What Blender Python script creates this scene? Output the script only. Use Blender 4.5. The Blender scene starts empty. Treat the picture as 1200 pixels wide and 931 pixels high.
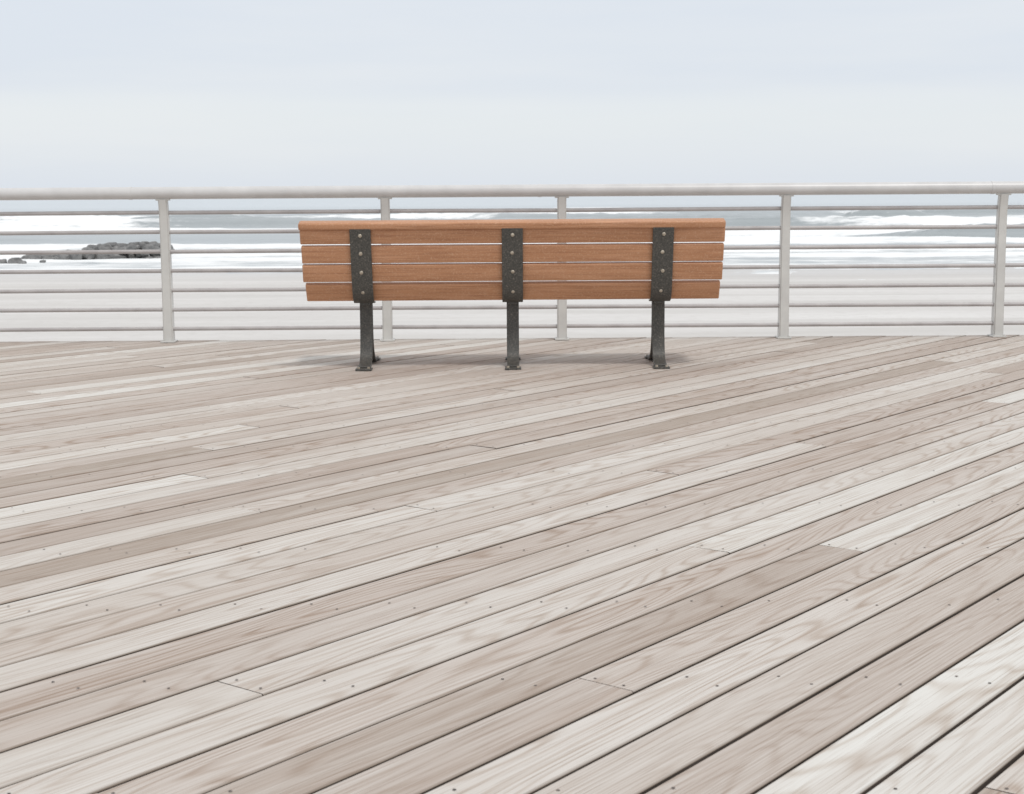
import bpy, bmesh, math, random
from mathutils import Vector, Matrix, noise
random.seed(11)
S = bpy.context.scene
R = math.radians

# ------------------------------------------------------------ helpers
def link(ob, parent=None):
    S.collection.objects.link(ob)
    if parent: ob.parent = parent
    return ob
def empty(name):
    return link(bpy.data.objects.new(name, None))
def obj_bm(name, bm, mats, parent=None, smooth=False):
    me = bpy.data.meshes.new(name); bm.to_mesh(me); bm.free()
    for m in mats: me.materials.append(m)
    if smooth:
        for p in me.polygons: p.use_smooth = True
    return link(bpy.data.objects.new(name, me), parent)
def add_box(bm, c, s, rot=None, bevel=0.0, seg=2):
    r = bmesh.ops.create_cube(bm, size=1.0)
    vs = r['verts']
    bmesh.ops.scale(bm, vec=s, verts=vs)
    if bevel:
        es = list({e for v in vs for e in v.link_edges})
        b = bmesh.ops.bevel(bm, geom=es, offset=bevel, segments=seg, affect='EDGES', profile=0.6)
        vs = list({v for f in b['faces'] for v in f.verts} | {v for v in vs if v.is_valid})
    if rot: bmesh.ops.rotate(bm, cent=(0,0,0), matrix=rot, verts=vs)
    bmesh.ops.translate(bm, vec=c, verts=vs)
    return vs
def add_cyl(bm, p0, p1, r, seg=20, caps=True):
    p0, p1 = Vector(p0), Vector(p1); d = p1-p0
    q = d.to_track_quat('Z','Y').to_matrix()
    rr = bmesh.ops.create_cone(bm, cap_ends=caps, segments=seg, radius1=r, radius2=r, depth=d.length)
    bmesh.ops.rotate(bm, cent=(0,0,0), matrix=q, verts=rr['verts'])
    bmesh.ops.translate(bm, vec=(p0+p1)/2, verts=rr['verts'])
def extr_profile(bm, pts, x0, x1):
    """closed (y,z) polygon extruded along x"""
    a = [bm.verts.new((x0,y,z)) for y,z in pts]
    b = [bm.verts.new((x1,y,z)) for y,z in pts]
    n = len(pts)
    bm.faces.new(a); bm.faces.new(b[::-1])
    for i in range(n):
        j=(i+1)%n
        bm.faces.new((a[i],b[i],b[j],a[j]))
def ribbon(pts, t):
    L=[];Rr=[]
    for i,(y,z) in enumerate(pts):
        a = pts[max(i-1,0)]; b = pts[min(i+1,len(pts)-1)]
        dy,dz=b[0]-a[0],b[1]-a[1]; l=math.hypot(dy,dz)
        ny,nz=-dz/l,dy/l
        L.append((y+ny*t/2,z+nz*t/2)); Rr.append((y-ny*t/2,z-nz*t/2))
    return L+Rr[::-1]
def catmull(pts, n=6):
    out=[]
    P=[pts[0]]+list(pts)+[pts[-1]]
    for i in range(1,len(P)-2):
        p0,p1,p2,p3=P[i-1],P[i],P[i+1],P[i+2]
        for k in range(n):
            t=k/n
            out.append(tuple(0.5*((2*p1[c])+(-p0[c]+p2[c])*t+(2*p0[c]-5*p1[c]+4*p2[c]-p3[c])*t*t+(-p0[c]+3*p1[c]-3*p2[c]+p3[c])*t**3) for c in range(2)))
    out.append(tuple(pts[-1]))
    return out

class NT:
    def __init__(s, tree): s.t=tree; s.n=tree.nodes; s.l=tree.links
    def add(s, typ, **kw):
        n=s.n.new(typ)
        ins=kw.pop('ins',{})
        for k,v in kw.items(): setattr(n,k,v)
        for k,v in ins.items():
            if isinstance(v, bpy.types.NodeSocket): s.l.new(v, n.inputs[k])
            else: n.inputs[k].default_value=v
        return n
    def math(s, op, a, b=0.0, clamp=False, c=None):
        n=s.n.new('ShaderNodeMath'); n.operation=op; n.use_clamp=clamp
        for i,v in enumerate((a,b) if c is None else (a,b,c)):
            if isinstance(v,bpy.types.NodeSocket): s.l.new(v,n.inputs[i])
            else: n.inputs[i].default_value=v
        return n.outputs[0]
    def mix(s, fac, a, b, blend='MIX'):
        n=s.n.new('ShaderNodeMix'); n.data_type='RGBA'; n.blend_type=blend
        for i,v in ((0,fac),(6,a),(7,b)):
            if isinstance(v,bpy.types.NodeSocket): s.l.new(v,n.inputs[i])
            else:
                n.inputs[i].default_value = v if i==0 else (tuple(v)+(1,) if len(v)==3 else v)
        return n.outputs[2]
    def ramp(s, fac, stops, interp='LINEAR'):
        n=s.n.new('ShaderNodeValToRGB'); n.color_ramp.interpolation=interp
        e=n.color_ramp.elements
        while len(e)<len(stops): e.new(0.5)
        for i,(p,c) in enumerate(stops):
            e[i].position=p
            e[i].color=(c,c,c,1) if isinstance(c,(int,float)) else tuple(c)+(1,)
        s.l.new(fac,n.inputs[0]); return n.outputs[0]
    def noise(s, vec, scale, detail=4, rough=0.5, dist=0.0):
        n=s.n.new('ShaderNodeTexNoise')
        if vec is not None: s.l.new(vec,n.inputs['Vector'])
        n.inputs['Scale'].default_value=scale; n.inputs['Detail'].default_value=detail
        n.inputs['Roughness'].default_value=rough; n.inputs['Distortion'].default_value=dist
        return n.outputs[0]
    def mapping(s, vec, scale=(1,1,1), loc=(0,0,0)):
        n=s.n.new('ShaderNodeMapping'); s.l.new(vec,n.inputs[0])
        n.inputs['Scale'].default_value=scale; n.inputs['Location'].default_value=loc
        return n.outputs[0]
def material(name):
    m=bpy.data.materials.new(name); m.use_nodes=True
    nt=NT(m.node_tree); b=m.node_tree.nodes['Principled BSDF']
    return m,nt,b
def bump(nt,b,h,strength=0.3,dist=0.002):
    n=nt.add('ShaderNodeBump',ins={'Height':h,'Strength':strength,'Distance':dist})
    nt.l.new(n.outputs[0],b.inputs['Normal'])

# ------------------------------------------------------------ materials
deck_m,nt,b=material('weathered_decking')
uv=nt.add('ShaderNodeUVMap',uv_map='grain').outputs[0]
rn=nt.add('ShaderNodeUVMap',uv_map='rnd').outputs[0]
cr=nt.add('ShaderNodeUVMap',uv_map='cross').outputs[0]
sx=nt.add('ShaderNodeSeparateXYZ',ins={0:rn})
r1,r2=sx.outputs[0],sx.outputs[1]
base=nt.ramp(r1,[(0.0,(0.395,0.335,0.285)),(0.12,(0.445,0.385,0.34)),(0.35,(0.505,0.45,0.405)),(0.62,(0.55,0.505,0.46)),(0.84,(0.62,0.59,0.55)),(1.0,(0.72,0.715,0.68))])
base=nt.mix(nt.math('MULTIPLY',r2,0.25),base,(0.565,0.485,0.435))
bl=nt.noise(nt.mapping(uv,(0.35,8,1)),1.4,2,0.5)
base=nt.mix(nt.ramp(bl,[(0.48,0.0),(0.72,0.30)]),base,(0.66,0.635,0.60))
base=nt.mix(nt.ramp(bl,[(0.26,0.38),(0.46,0.0)]),base,(0.42,0.34,0.285))
# cathedral figure : contour lines of a stretched smooth noise
nf=nt.noise(nt.mapping(uv,(0.62,6.5,1)),1.0,1,0.35)
wob=nt.noise(nt.mapping(uv,(5,30,1)),1.0,1,0.5)
sn=nt.math('SINE',nt.math('ADD',nt.math('MULTIPLY',nf,135.0),nt.math('MULTIPLY',wob,2.0)))
sn=nt.math('POWER',nt.math('MULTIPLY_ADD',sn,0.5,c=0.5),3.5)
figamt=nt.math('MULTIPLY',nt.ramp(r2,[(0.05,0.30),(0.5,0.65),(1.0,1.0)]),nt.ramp(bl,[(0.35,1.0),(0.65,0.6)]))
dark=nt.mix(1.0,base,(0.69,0.60,0.53),'MULTIPLY')
base=nt.mix(nt.math('MULTIPLY',sn,figamt),base,dark)
st=nt.noise(nt.mapping(uv,(3.2,240,1)),1.0,3,0.7)
base=nt.mix(nt.ramp(st,[(0.34,0.65),(0.48,0.0)]),base,nt.mix(1.0,base,(0.62,0.55,0.50),'MULTIPLY'))
base=nt.mix(nt.ramp(st,[(0.54,0.0),(0.70,0.28)]),base,(0.76,0.74,0.71))
st2=nt.noise(nt.mapping(uv,(0.55,50,1),(3,9,0)),1.0,2,0.6)
base=nt.mix(nt.ramp(st2,[(0.34,0.38),(0.47,0.0)]),base,nt.mix(1.0,base,(0.76,0.69,0.63),'MULTIPLY'))
geo=nt.add('ShaderNodeNewGeometry').outputs['Position']
wear=nt.noise(geo,0.5,1,0.6)
base=nt.mix(nt.ramp(wear,[(0.36,0.30),(0.58,0.0)]),base,nt.mix(1.0,base,(0.84,0.79,0.75),'MULTIPLY'))
cx_=nt.math('ABSOLUTE',nt.add('ShaderNodeSeparateXYZ',ins={0:cr}).outputs[0])
gr=nt.math('ADD',cx_,nt.math('MULTIPLY',nt.math('SUBTRACT',st2,0.5),0.08))
base=nt.mix(nt.ramp(gr,[(0.92,0.0),(0.975,0.40),(1.0,0.95)]),base,(0.19,0.145,0.11))
nt.l.new(base,b.inputs['Base Color']); b.inputs['Roughness'].default_value=0.75
b.inputs['Specular IOR Level'].default_value=0.25

side_m,nt,b=material('board_edge_grime')
g=nt.add('ShaderNodeNewGeometry').outputs['Position']
nt.l.new(nt.ramp(nt.noise(g,5,1),[(0.3,(0.06,0.045,0.035)),(0.7,(0.11,0.085,0.07))]),b.inputs['Base Color']); b.inputs['Roughness'].default_value=0.9

joist_m,nt,b=material('dark_joist_timber')
g=nt.add('ShaderNodeNewGeometry').outputs['Position']
nt.l.new(nt.ramp(nt.noise(g,6,2),[(0.3,(0.05,0.04,0.032)),(0.7,(0.10,0.08,0.065))]),b.inputs['Base Color']); b.inputs['Roughness'].default_value=0.9

screw_m,nt,b=material('screw_steel')
g=nt.add('ShaderNodeNewGeometry').outputs['Position']
nt.l.new(nt.ramp(nt.noise(g,14,1),[(0.3,(0.06,0.045,0.04)),(0.7,(0.20,0.16,0.14))]),b.inputs['Base Color']); b.inputs['Roughness'].default_value=0.6

def paint(name,c1,c2,rough=0.4,sc=6):
    m,nt,b=material(name)
    g=nt.add('ShaderNodeNewGeometry').outputs['Position']
    n=nt.noise(g,sc,3,0.6)
    c=nt.ramp(n,[(0.3,c1),(0.7,c2)])
    nt.l.new(c,b.inputs['Base Color']); b.inputs['Roughness'].default_value=rough
    return m
rail_m=paint('offwhite_rail_paint',(0.56,0.55,0.54),(0.64,0.63,0.62),0.35)
post_m=paint('cream_post_paint',(0.55,0.54,0.515),(0.64,0.63,0.60))
rod_m=paint('weathered_rod_paint',(0.39,0.365,0.36),(0.50,0.475,0.465))

slat_m,nt,b=material('orange_bench_wood')
tc=nt.add('ShaderNodeNewGeometry').outputs['Position']
n=nt.noise(nt.mapping(tc,(1.2,10,10)),2.0,4,0.6)
c=nt.ramp(n,[(0.3,(0.46,0.22,0.11)),(0.55,(0.53,0.265,0.14)),(0.75,(0.59,0.31,0.178))])
n2=nt.noise(nt.mapping(tc,(3,110,110)),1.0,3,0.65)
c=nt.mix(nt.ramp(n2,[(0.36,0.7),(0.54,0.0)]),c,(0.35,0.155,0.075))
n3=nt.noise(tc,120,2,0.5)
c=nt.mix(nt.ramp(n3,[(0.52,0.0),(0.70,0.45)]),c,(0.66,0.43,0.285))
nt.l.new(c,b.inputs['Base Color']); b.inputs['Roughness'].default_value=0.5

iron_m,nt,b=material('dark_bench_iron')
g=nt.add('ShaderNodeNewGeometry').outputs['Position']
n=nt.noise(g,110,3,0.7)
c=nt.ramp(n,[(0.35,(0.045,0.044,0.040)),(0.58,(0.085,0.08,0.07)),(0.75,(0.23,0.205,0.175))])
nt.l.new(c,b.inputs['Base Color']); b.inputs['Roughness'].default_value=0.5
bump(nt,b,n,0.5,0.002)

bolt_m,nt,b=material('bolt_steel')
g=nt.add('ShaderNodeNewGeometry').outputs['Position']
nt.l.new(nt.ramp(nt.noise(g,60,2),[(0.3,(0.34,0.29,0.23)),(0.7,(0.55,0.49,0.40))]),b.inputs['Base Color'])
b.inputs['Metallic'].default_value=0.4; b.inputs['Roughness'].default_value=0.4

sand_m,nt,b=material('beach_sand')
g=nt.add('ShaderNodeNewGeometry').outputs['Position']
n=nt.noise(nt.mapping(g,(0.03,0.22,1)),1.0,4,0.6)
c=nt.ramp(n,[(0.32,(0.55,0.53,0.505)),(0.5,(0.63,0.61,0.59)),(0.7,(0.685,0.67,0.65))])
n2=nt.noise(g,2.2,3,0.65)
c=nt.mix(nt.ramp(n2,[(0.5,0.0),(0.7,0.35)]),c,(0.48,0.455,0.43))
n4=nt.noise(nt.mapping(g,(0.012,0.35,1),(4,8,0)),1.0,3,0.55)
c=nt.mix(nt.ramp(n4,[(0.50,0.0),(0.60,0.42)]),c,(0.50,0.48,0.455))
sy=nt.add('ShaderNodeSeparateXYZ',ins={0:g}).outputs[1]
wy=nt.math('ADD',sy,nt.math('MULTIPLY',nt.noise(nt.mapping(g,(0.04,0.04,1)),1.0,2),16.0))
wet=nt.math('MULTIPLY',nt.math('SUBTRACT',wy,80.0),0.12,True)
c=nt.mix(nt.math('MULTIPLY',wet,0.5),c,(0.50,0.48,0.46))
nt.l.new(c,b.inputs['Base Color'])
nt.l.new(nt.math('MULTIPLY_ADD',wet,-0.5,c=0.9),b.inputs['Roughness'])

sea_m,nt,b=material('sea_water')
g=nt.add('ShaderNodeNewGeometry').outputs['Position']
at=nt.add('ShaderNodeAttribute',attribute_name='foam').outputs['Fac']
fn=nt.noise(nt.mapping(g,(0.16,0.40,0.6)),1.0,6,0.66)
fn2=nt.noise(nt.mapping(g,(0.9,1.6,2)),1.0,3,0.6)
f=nt.math('ADD',fn,nt.math('MULTIPLY',nt.math('SUBTRACT',fn2,0.5),0.30))
f=nt.math('SUBTRACT',nt.math('ADD',f,at),0.92)
foam=nt.math('MULTIPLY',f,3.8,True)
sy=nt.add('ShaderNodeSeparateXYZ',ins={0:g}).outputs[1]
far_haze=nt.math('MULTIPLY',nt.math('SUBTRACT',sy,230.0),0.0022,True)
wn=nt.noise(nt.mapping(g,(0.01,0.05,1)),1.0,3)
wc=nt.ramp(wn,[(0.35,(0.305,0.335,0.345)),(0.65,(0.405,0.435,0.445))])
wc=nt.mix(far_haze,wc,(0.52,0.565,0.595))  # distance haze painted into the water colour, paler further out
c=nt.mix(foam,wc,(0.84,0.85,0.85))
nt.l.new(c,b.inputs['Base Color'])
nt.l.new(nt.math('MULTIPLY_ADD',foam,0.55,c=0.3),b.inputs['Roughness'])
h=nt.noise(nt.mapping(g,(0.5,1.2,1)),1.0,3,0.6)
bump(nt,b,h,0.5,0.25)

rock_m,nt,b=material('jetty_rock')
g=nt.add('ShaderNodeNewGeometry').outputs['Position']
n=nt.noise(g,1.6,5,0.65)
nt.l.new(nt.ramp(n,[(0.35,(0.13,0.13,0.13)),(0.6,(0.23,0.225,0.22)),(0.75,(0.35,0.345,0.34))]),b.inputs['Base Color'])
b.inputs['Roughness'].default_value=0.8
bump(nt,b,n,0.8,0.1)

# ------------------------------------------------------------ boardwalk deck
deck=empty('boardwalk_deck')
A=R(38.2); dx,dy=math.sin(A),math.cos(A); nx,ny=math.cos(A),-math.sin(A)
PITCH=0.1525; W=0.1458; T=0.038; CH=0.003; JS=0.61; EDGE=10.86
bm=bmesh.new(); uvg=bm.loops.layers.uv.new('grain'); uvr=bm.loops.layers.uv.new('rnd'); uvc=bm.loops.layers.uv.new('cross')
screws=[]
X0,X1,Y0,Y1=-12.5,12.5,-4.0,EDGE
prof=[(-W/2,-T),(-W/2,-CH),(-W/2+CH,0),(W/2-CH,0),(W/2,-CH),(W/2,-T)]
vmin=min(x*nx+y*ny for x in (X0,X1) for y in (Y0,Y1)); vmax=max(x*nx+y*ny for x in (X0,X1) for y in (Y0,Y1))
v=vmin
while v<vmax:
    j=int(Y0/JS)-2-random.randint(0,12)
    uu=lambda jj: (jj*JS+0.02 - v*ny)/dy
    while True:
        step=random.choice([6,7,8,9,10,12,14])
        a,b_=uu(j),uu(j+step)
        j+=step
        if a*dy+v*ny>Y1+0.6: break
        xa,xb=a*dx+v*nx,b_*dx+v*nx
        if max(xa,xb)<X0-1 or min(xa,xb)>X1+1: continue
        a+=0.0012; b_-=0.0012
        r1=random.random(); r2=random.random(); ou=random.uniform(0,80); ov=random.uniform(0,80)
        zo=-random.random()*0.0022; tl=random.uniform(-0.0012,0.0012)
        w1=random.uniform(0.985,1.004)
        ra=[bm.verts.new((a*dx+(v+p*w1)*nx,a*dy+(v+p*w1)*ny,q+zo+tl*p/W)) for p,q in prof]
        rb=[bm.verts.new((b_*dx+(v+p*w1)*nx,b_*dy+(v+p*w1)*ny,q+zo+tl*p/W)) for p,q in prof]
        n=len(prof)
        for i in range(n-1):
            i2=(i+1)%n
            f=bm.faces.new((ra[i],rb[i],rb[i2],ra[i2]))
            if i in (0,4): f.material_index=1
            pu=[(a,prof[i]),(b_,prof[i]),(b_,prof[i2]),(a,prof[i2])]
            for lp,(uq,pp) in zip(f.loops,pu):
                lp[uvg].uv=(uq+ou,pp[0]+ov); lp[uvr].uv=(r1,r2); lp[uvc].uv=(pp[0]/(W/2),0)
        for ring in (ra,rb[::-1]):
            f=bm.faces.new(ring); f.material_index=1
    jj=int(0.4/JS)
    while jj*JS<EDGE:
        uc=uu(jj)
        if abs(uc*dx+v*nx)<7.5:
            for p in (-0.040,0.040):
                if random.random()<0.10: continue
                q=uc+random.uniform(-0.008,0.008)+0.02; pp=p+random.uniform(-0.005,0.005)
                screws.append((q*dx+(v+pp)*nx,q*dy+(v+pp)*ny))
        jj+=1
    v+=PITCH
for co,no in (((0,EDGE,0),(0,1,0)),((0,Y0,0),(0,-1,0)),((X0,0,0),(-1,0,0)),((X1,0,0),(1,0,0))):
    bmesh.ops.bisect_plane(bm,geom=bm.verts[:]+bm.edges[:]+bm.faces[:],plane_co=co,plane_no=no,clear_outer=True)
bmesh.ops.recalc_face_normals(bm,faces=bm.faces)
obj_bm('deck_boards',bm,[deck_m,side_m],deck)
bm=bmesh.new()
for x,y in screws:
    if y>EDGE-0.05: continue
    r=0.0036
    vs=[bm.verts.new((x+r*math.cos(t*math.pi/4),y+r*math.sin(t*math.pi/4),0.0009)) for t in range(8)]
    bm.faces.new(vs)
obj_bm('deck_screws',bm,[screw_m],deck)
bm=bmesh.new()
jj=int(Y0/JS)
while jj*JS<EDGE-0.1:
    add_box(bm,(0,jj*JS+0.02,-T-0.104),(X1-X0,0.05,0.2)); jj+=1
add_box(bm,(0,EDGE+0.024,-0.16),(X1-X0,0.04,0.30))
for x in range(-12,13,4):
    for y in (-3,2,6.5,10.3):
        add_box(bm,(x,y,-1.75),(0.3,0.3,3.0))
obj_bm('substructure',bm,[joist_m],deck)

# ------------------------------------------------------------ railing
railing=empty('metal_railing')
RY=10.73
px=[-11.88,-10.31,-8.74,-7.17,-5.60,-4.03,-2.462,-0.890,0.362,1.952,3.490,5.06,6.63,8.20,9.77,11.34]
def post(x,i):
    bm=bmesh.new()
    cl=catmull([(RY,0.0),(RY,0.35),(RY-0.003,0.7),(RY-0.012,0.9),(RY-0.035,1.025)],5)
    hw=lambda z:0.040-0.012*min(z,1.0)
    L=[(y-hw(z),z) for y,z in cl]; Rr=[(y+hw(z),z) for y,z in cl]
    extr_profile(bm,L+Rr[::-1],x-0.034,x+0.034)
    bmesh.ops.recalc_face_normals(bm,faces=bm.faces)
    for vv in bm.verts:
        vv.co.x=x+(vv.co.x-x)*(1.03-0.10*vv.co.z)
    es=[e for e in bm.edges if len(e.link_faces)==2 and e.calc_face_angle(0)>0.6]
    bmesh.ops.bevel(bm,geom=es,offset=0.008,segments=2,affect='EDGES')
    add_box(bm,(x,RY-0.035,1.016),(0.10,0.035,0.014),bevel=0.003)
    add_box(bm,(x,RY,0.006),(0.10,0.13,0.011),bevel=0.003)
    for sx_ in (-0.036,0.036):
        add_cyl(bm,(x+sx_,RY-0.052,0.011),(x+sx_,RY-0.052,0.02),0.007,6)
    obj_bm('post_%d'%i,bm,[post_m],railing)
for i,x in enumerate(px): post(x,i+1)
bm=bmesh.new()
HZ=1.062; HY=RY-0.035; hr=0.0435
add_cyl(bm,(-12.4,HY,HZ),(12.4,HY,HZ),hr,32)
for jx in (-9.0,-5.9,-2.69,0.205,3.41,6.4,9.5):
    add_cyl(bm,(jx-0.012,HY,HZ),(jx+0.012,HY,HZ),hr+0.0022,32)
o=obj_bm('handrail',bm,[rail_m],railing,True)
m=o.modifiers.new('es','EDGE_SPLIT'); m.split_angle=R(40)
bm=bmesh.new()
for kz in range(7):
    z=0.097+kz*0.1378
    for x0,x1 in zip([-12.4]+px,px+[12.4]):
        s=random.uniform(-0.002,0.002)
        add_cyl(bm,(x0,RY-0.004,z+s),(x1,RY-0.004,z-s),0.0145,14)
o=obj_bm('horizontal_bars',bm,[rod_m],railing,True)
m=o.modifiers.new('es','EDGE_SPLIT'); m.split_angle=R(40)

# ------------------------------------------------------------ bench
bench=empty('park_bench')
BX=0.008; BL=2.49
def slat(name,y,z,h,t,ang,ext=0.0,bv=0.008):
    bm=bmesh.new()
    add_box(bm,(0,0,0),(BL+ext,t,h),bevel=bv,seg=4)
    bmesh.ops.rotate(bm,cent=(0,0,0),matrix=Matrix.Rotation(ang,3,'X'),verts=bm.verts[:])
    bmesh.ops.translate(bm,vec=(BX+random.uniform(-.002,.002),y,z),verts=bm.verts[:])
    for vv in bm.verts: vv.co.z+=random.uniform(-0.0004,0.0004)
    o=obj_bm(name,bm,[slat_m],bench,True)
    m=o.modifiers.new('es','EDGE_SPLIT'); m.split_angle=R(50)
    return o
slat('backrest_cap',8.835,0.862,0.044,0.075,R(14),0.01,0.014)
slat('backrest_slat_1',8.850,0.7975,0.090,0.034,R(16),0.006)
slat('backrest_slat_2',8.880,0.692,0.106,0.034,R(15))
slat('backrest_slat_3',8.912,0.580,0.106,0.034,R(17))
slat('backrest_slat_4',8.965,0.465,0.116,0.034,R(30),-0.02)
for i in range(5):
    y=9.075+i*0.1
    slat('seat_slat_%d'%(i+1),y,0.452+0.016*abs(i-2)*0.5-(0.004 if i else 0),0.034,0.086,R(0),-0.02)
def leg_frame(x,i):
    fr=bpy.data.objects.new('leg_frame_%d'%i,None); link(fr,bench)
    bm=bmesh.new()
    path=catmull([(8.806,0.842),(8.829,0.765),(8.858,0.65),(8.889,0.54),(8.925,0.445),(8.985,0.402),(9.06,0.396)],5)
    extr_profile(bm,ribbon(path,0.009),x-0.062,x+0.062)
    path=[(9.0,0.400),(9.2,0.408),(9.5,0.414)]
    extr_profile(bm,ribbon(path,0.040),x-0.028,x+0.028)
    rear=catmull([(9.085,0.395),(9.085,0.27),(9.078,0.16),(9.050,0.07),(8.985,0.022),(8.90,0.011)],6)
    front=catmull([(9.130,0.395),(9.132,0.27),(9.145,0.16),(9.20,0.07),(9.30,0.022),(9.44,0.011)],6)
    extr_profile(bm,ribbon(rear,0.020),x-0.037,x+0.037)
    extr_profile(bm,ribbon(front,0.020),x-0.037,x+0.037)
    web=[(9.088,0.392),(9.127,0.392),(9.129,0.27),(9.142,0.16),(9.11,0.10),(9.082,0.16),(9.088,0.27)]
    extr_profile(bm,web,x-0.012,x+0.012)
    bmesh.ops.recalc_face_normals(bm,faces=bm.faces)
    es=[e for e in bm.edges if len(e.link_faces)==2 and e.calc_face_angle(0)>0.9]
    bmesh.ops.bevel(bm,geom=es,offset=0.002,segments=1,affect='EDGES')
    add_box(bm,(x,8.89,0.006),(0.096,0.085,0.011),bevel=0.002)
    add_box(bm,(x,9.445,0.006),(0.096,0.085,0.011),bevel=0.002)
    obj_bm('iron_frame_%d'%i,bm,[iron_m],fr)
    bm=bmesh.new()
    for (y,z,a) in ((8.812,0.800,R(16)),(8.842,0.694,R(15)),(8.872,0.582,R(17)),(8.914,0.462,R(26))):
        r=bmesh.ops.create_uvsphere(bm,u_segments=12,v_segments=8,radius=0.0115)
        bmesh.ops.scale(bm,vec=(1,0.55,1),verts=r['verts'])
        bmesh.ops.rotate(bm,cent=(0,0,0),matrix=Matrix.Rotation(a,3,'X'),verts=r['verts'])
        bmesh.ops.translate(bm,vec=(x+random.uniform(-.003,.003),y,z),verts=r['verts'])
    for y in (8.865,9.47):
        for s in (-0.03,0.03):
            add_cyl(bm,(x+s,y,0.011),(x+s,y,0.022),0.009,6)
    obj_bm('bolts_%d'%i,bm,[bolt_m],fr)
for i,x in enumerate((-0.883,0.008,0.893)): leg_frame(x,i+1)

# ------------------------------------------------------------ beach
def axis(dense0,dense1,step,far,grow=1.35):
    a=[];x=dense0
    while x<=dense1+1e-6: a.append(x); x+=step
    s=step;x=dense1
    while x<far: s*=grow; x+=s; a.append(x)
    s=step;x=dense0;pre=[]
    while x>-far: s*=grow; x-=s; pre.append(x)
    return pre[::-1]+a
def grid(name,xs,ys,zf,mat,attr=None):
    vs=[];fo=[]
    for y in ys:
        for x in xs:
            r=zf(x,y)
            if attr: z,f=r; fo.append(f)
            else: z=r
            vs.append((x,y,z))
    nx_=len(xs); fs=[]
    for j in range(len(ys)-1):
        for i in range(nx_-1):
            a=j*nx_+i; fs.append((a,a+1,a+nx_+1,a+nx_))
    me=bpy.data.meshes.new(name); me.from_pydata(vs,[],fs); me.update()
    if attr:
        at=me.attributes.new(attr,'FLOAT','POINT'); at.data.foreach_set('value',fo)
    me.materials.append(mat)
    for p in me.polygons: p.use_smooth=True
    return link(bpy.data.objects.new(name,me))
def zs(x,y):
    z=-3.0+0.10*noise.noise(Vector((x*0.02,y*0.06,1)))+0.05*noise.noise(Vector((x*0.1,y*0.25,5)))
    if y>58: z-=0.0085*(y-58)
    return z
ys=[-6000,-2500,-1000,-400,-150,-60,-20]+[i*1.5 for i in range(0,90)]+[160,220,400]
grid('beach_sand',axis(-80,80,1.6,7000),ys,zs,sand_m)

# ------------------------------------------------------------ sea
SEA=-3.25
waves=[(92,0.10,2.2),(101,0.20,2.5),(114,0.42,3.0),(131,0.62,3.6),(152,0.9,4.2),(180,1.3,5.0),(216,1.5,6.0),(262,1.5,7.0),(320,1.25,8.0),(400,0.9,10.0)]
# individual peaks standing up and just starting to break: (x centre, half length, y, height)
peaks=[(53,9,212,2.2),(44,8.5,136,1.5),(-52,14,250,1.7),(82,20,262,1.6),(-14,12,290,1.2)]
def zw(x,y):
    z=SEA; foam=0.0
    if y<520:
        for k,(yc,a,w) in enumerate(waves):
            off=noise.noise(Vector((x*0.012,k*7.3,0)))*yc*0.09+noise.noise(Vector((x*0.05,k*3.1,4)))*yc*0.018
            c=yc+off
            d=(y-c)/w
            if d<-5 or d>7: continue
            amp=a*max(0.12,0.65+1.1*noise.noise(Vector((x*0.018,k*5.7,9))))
            if d<0: s=math.exp(-(d/0.45)**2)
            else: s=math.exp(-(d/1.5)**2)
            rag=0.10*noise.noise(Vector((x*0.6,y*0.4,k)))
            z+=amp*s*(1+rag*2)
            br=noise.noise(Vector((x*0.016+50,k*11.1,3)))*1.8+(0.50 if yc<230 else 0.22)
            if yc>300: br-=0.25
            if br>-0.15:
                q=min(1,(br+0.15)*2.2)
                if d<0: foam=max(foam,q*(0.80*math.exp(-(d/1.7)**2)))
                else: foam=max(foam,q*0.75*math.exp(-(d/2.8)**2))
            foam=max(foam,0.45*math.exp(-((d-0.15)/0.35)**2)*min(1,max(0,br+0.6)))
    if y<128+25*noise.noise(Vector((x*0.02,3,8))): foam=max(foam,0.56+0.14*noise.noise(Vector((x*0.03,y*0.12,8))) - max(0,y-115)*0.02)
    if y<520:
        for (xc,hl,yc,hgt) in peaks:
            u=(x-xc)/hl
            if abs(u)>2.2: continue
            c=yc+3*u*u+1.2*noise.noise(Vector((x*0.12,yc,0)))
            d=(y-c)/5.0
            if abs(d)>5: continue
            e=math.exp(-u*u*0.9)
            s=math.exp(-(d/0.30)**2) if d<0 else math.exp(-(d/1.6)**2)
            z=max(z,SEA+hgt*e*s*(1+0.12*noise.noise(Vector((x*0.5,y*0.3,2)))))
            if d<0.02 and d>-0.9: foam*=1-0.92*e*(1-max(0,-d-0.55)/0.35 if d<-0.55 else 1)
            elif 0.02<=d<0.25: foam=max(foam,0.85*e)
        z+=0.07*noise.noise(Vector((x*0.25,y*0.25,2)))+0.03*noise.noise(Vector((x*0.9,y*0.7,2)))
    if y>430: foam=min(foam,0.1)
    return z,foam
ys=[70+i*0.8 for i in range(0,int((290-70)/0.8))]+[290+i*1.8 for i in range(0,125)]
s=2.0;y=ys[-1]
while y<9000: s*=1.18; y+=s; ys.append(y)
grid('sea',axis(-90,90,0.8,9000,1.3),ys,zw,sea_m,'foam')

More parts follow.
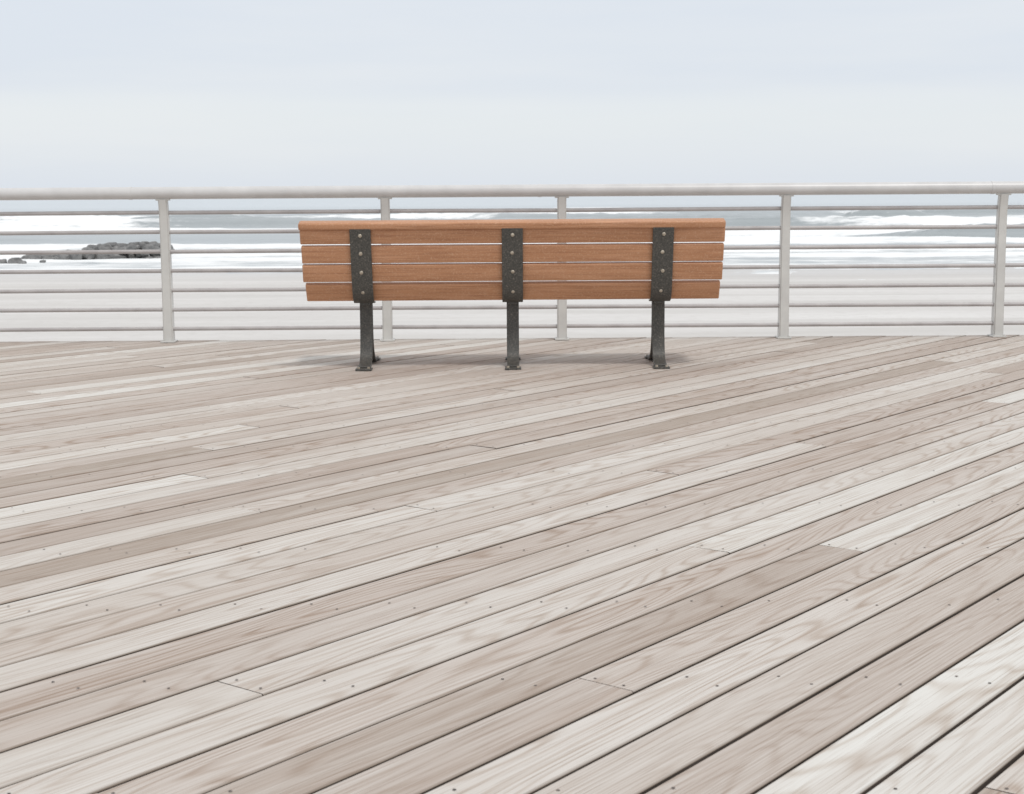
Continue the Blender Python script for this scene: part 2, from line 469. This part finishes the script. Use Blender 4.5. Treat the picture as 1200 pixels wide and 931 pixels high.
# ------------------------------------------------------------ rocks
random.seed(5)
bm=bmesh.new()
def rock(x,y,z,r):
    rr=bmesh.ops.create_icosphere(bm,subdivisions=3,radius=1.0)
    sd=random.uniform(0,100)
    sc=Vector((random.uniform(0.9,1.5),random.uniform(0.8,1.2),random.uniform(0.6,0.95)))*r
    rot=Matrix.Rotation(random.uniform(0,6.3),3,'Z')@Matrix.Rotation(random.uniform(-.4,.4),3,'X')
    for vv in rr['verts']:
        c=vv.co.copy()
        d=1+0.30*noise.noise(c*1.1+Vector((sd,0,0)))+0.10*noise.noise(c*3+Vector((sd,5,0)))
        c=Vector([math.copysign(abs(q)**0.72,q) for q in c])*d*0.92
        c=Vector((c.x*sc.x,c.y*sc.y,c.z*sc.z))
        vv.co=rot@c+Vector((x,y,z))
for i in range(240):
    t=random.random()
    x=-34.2+9.4*t; y=106.5+random.uniform(-2.0,4)
    top=0.22+0.85*math.exp(-((t-0.60)/0.28)**2)+0.75*math.exp(-((t-0.93)/0.16)**2)
    rock(x,y,SEA+random.uniform(0.0,max(0.08,top-0.22)),random.uniform(0.22,0.50))
for x,y,r in ((-33.5,101,0.32),(-32.7,101.4,0.42),(-32.1,100.8,0.25),(-34.4,101.5,0.3),(-31.2,102.4,0.2)):
    rock(x-0.4,y-1,SEA+0.05,r)
obj_bm('rock_jetty',bm,[rock_m])

# ------------------------------------------------------------ sky + sun
SUN_EL=R(60); SUN_AZ=R(150)
w=bpy.data.worlds.new('World'); S.world=w; w.use_nodes=True
nt=NT(w.node_tree); bg=w.node_tree.nodes['Background']
sky=nt.add('ShaderNodeTexSky',sky_type='NISHITA'); sky.sun_disc=False
sky.sun_elevation=SUN_EL; sky.sun_rotation=SUN_AZ
tc=nt.add('ShaderNodeTexCoord').outputs['Generated']
sp=nt.add('ShaderNodeSeparateXYZ',ins={0:tc})
n=nt.noise(nt.mapping(tc,(1.6,1.6,14)),1.3,4,0.55)
nb=nt.noise(nt.mapping(tc,(1.2,1.2,5),(3,1,2)),1.6,1,0.5)
zz=nt.math('ADD',sp.outputs[2],nt.math('MULTIPLY',nt.math('SUBTRACT',nb,0.5),0.03))
K=10.0
cl=nt.ramp(zz,[(0.0,(0.75,0.80,0.87)),(0.025,(0.79,0.83,0.875)),(0.045,(0.805,0.845,0.875)),(0.056,(0.80,0.842,0.88)),(0.066,(0.75,0.80,0.87)),(0.14,(0.76,0.81,0.88)),(0.3,(0.83,0.86,0.90)),(1.0,(0.92,0.93,0.94))])
cl=nt.mix(nt.ramp(n,[(0.45,0.0),(0.70,0.5)]),cl,(0.86,0.88,0.895))
cl=nt.mix(1.0,cl,(K,K,K),'MULTIPLY')
c=nt.mix(0.93,sky.outputs[0],cl)
nt.l.new(c,bg.inputs['Color']); bg.inputs['Strength'].default_value=0.1
sl=bpy.data.lights.new('sun','SUN'); sl.energy=1.4; sl.angle=R(10); sl.color=(1.0,0.97,0.93)
so=link(bpy.data.objects.new('sun',sl))
sd=Vector((math.sin(SUN_AZ)*math.cos(SUN_EL),math.cos(SUN_AZ)*math.cos(SUN_EL),math.sin(SUN_EL)))
so.rotation_euler=sd.to_track_quat('Z','Y').to_euler()
so.location=sd*50

# ------------------------------------------------------------ camera
cd=bpy.data.cameras.new('camera'); cam=link(bpy.data.objects.new('camera',cd)); S.camera=cam
cd.sensor_width=36; cd.lens=52.65; cd.clip_end=20000; cd.clip_start=0.05
cam.matrix_world=Matrix.Translation((0,0,1.03))@Matrix.Rotation(R(90-7.67),4,'X')@Matrix.Rotation(R(-0.38),4,'Z')
cd.dof.use_dof=True; cd.dof.focus_distance=6.0; cd.dof.aperture_fstop=12.0
S.view_settings.view_transform='Standard'; S.view_settings.look='None'; S.view_settings.exposure=0
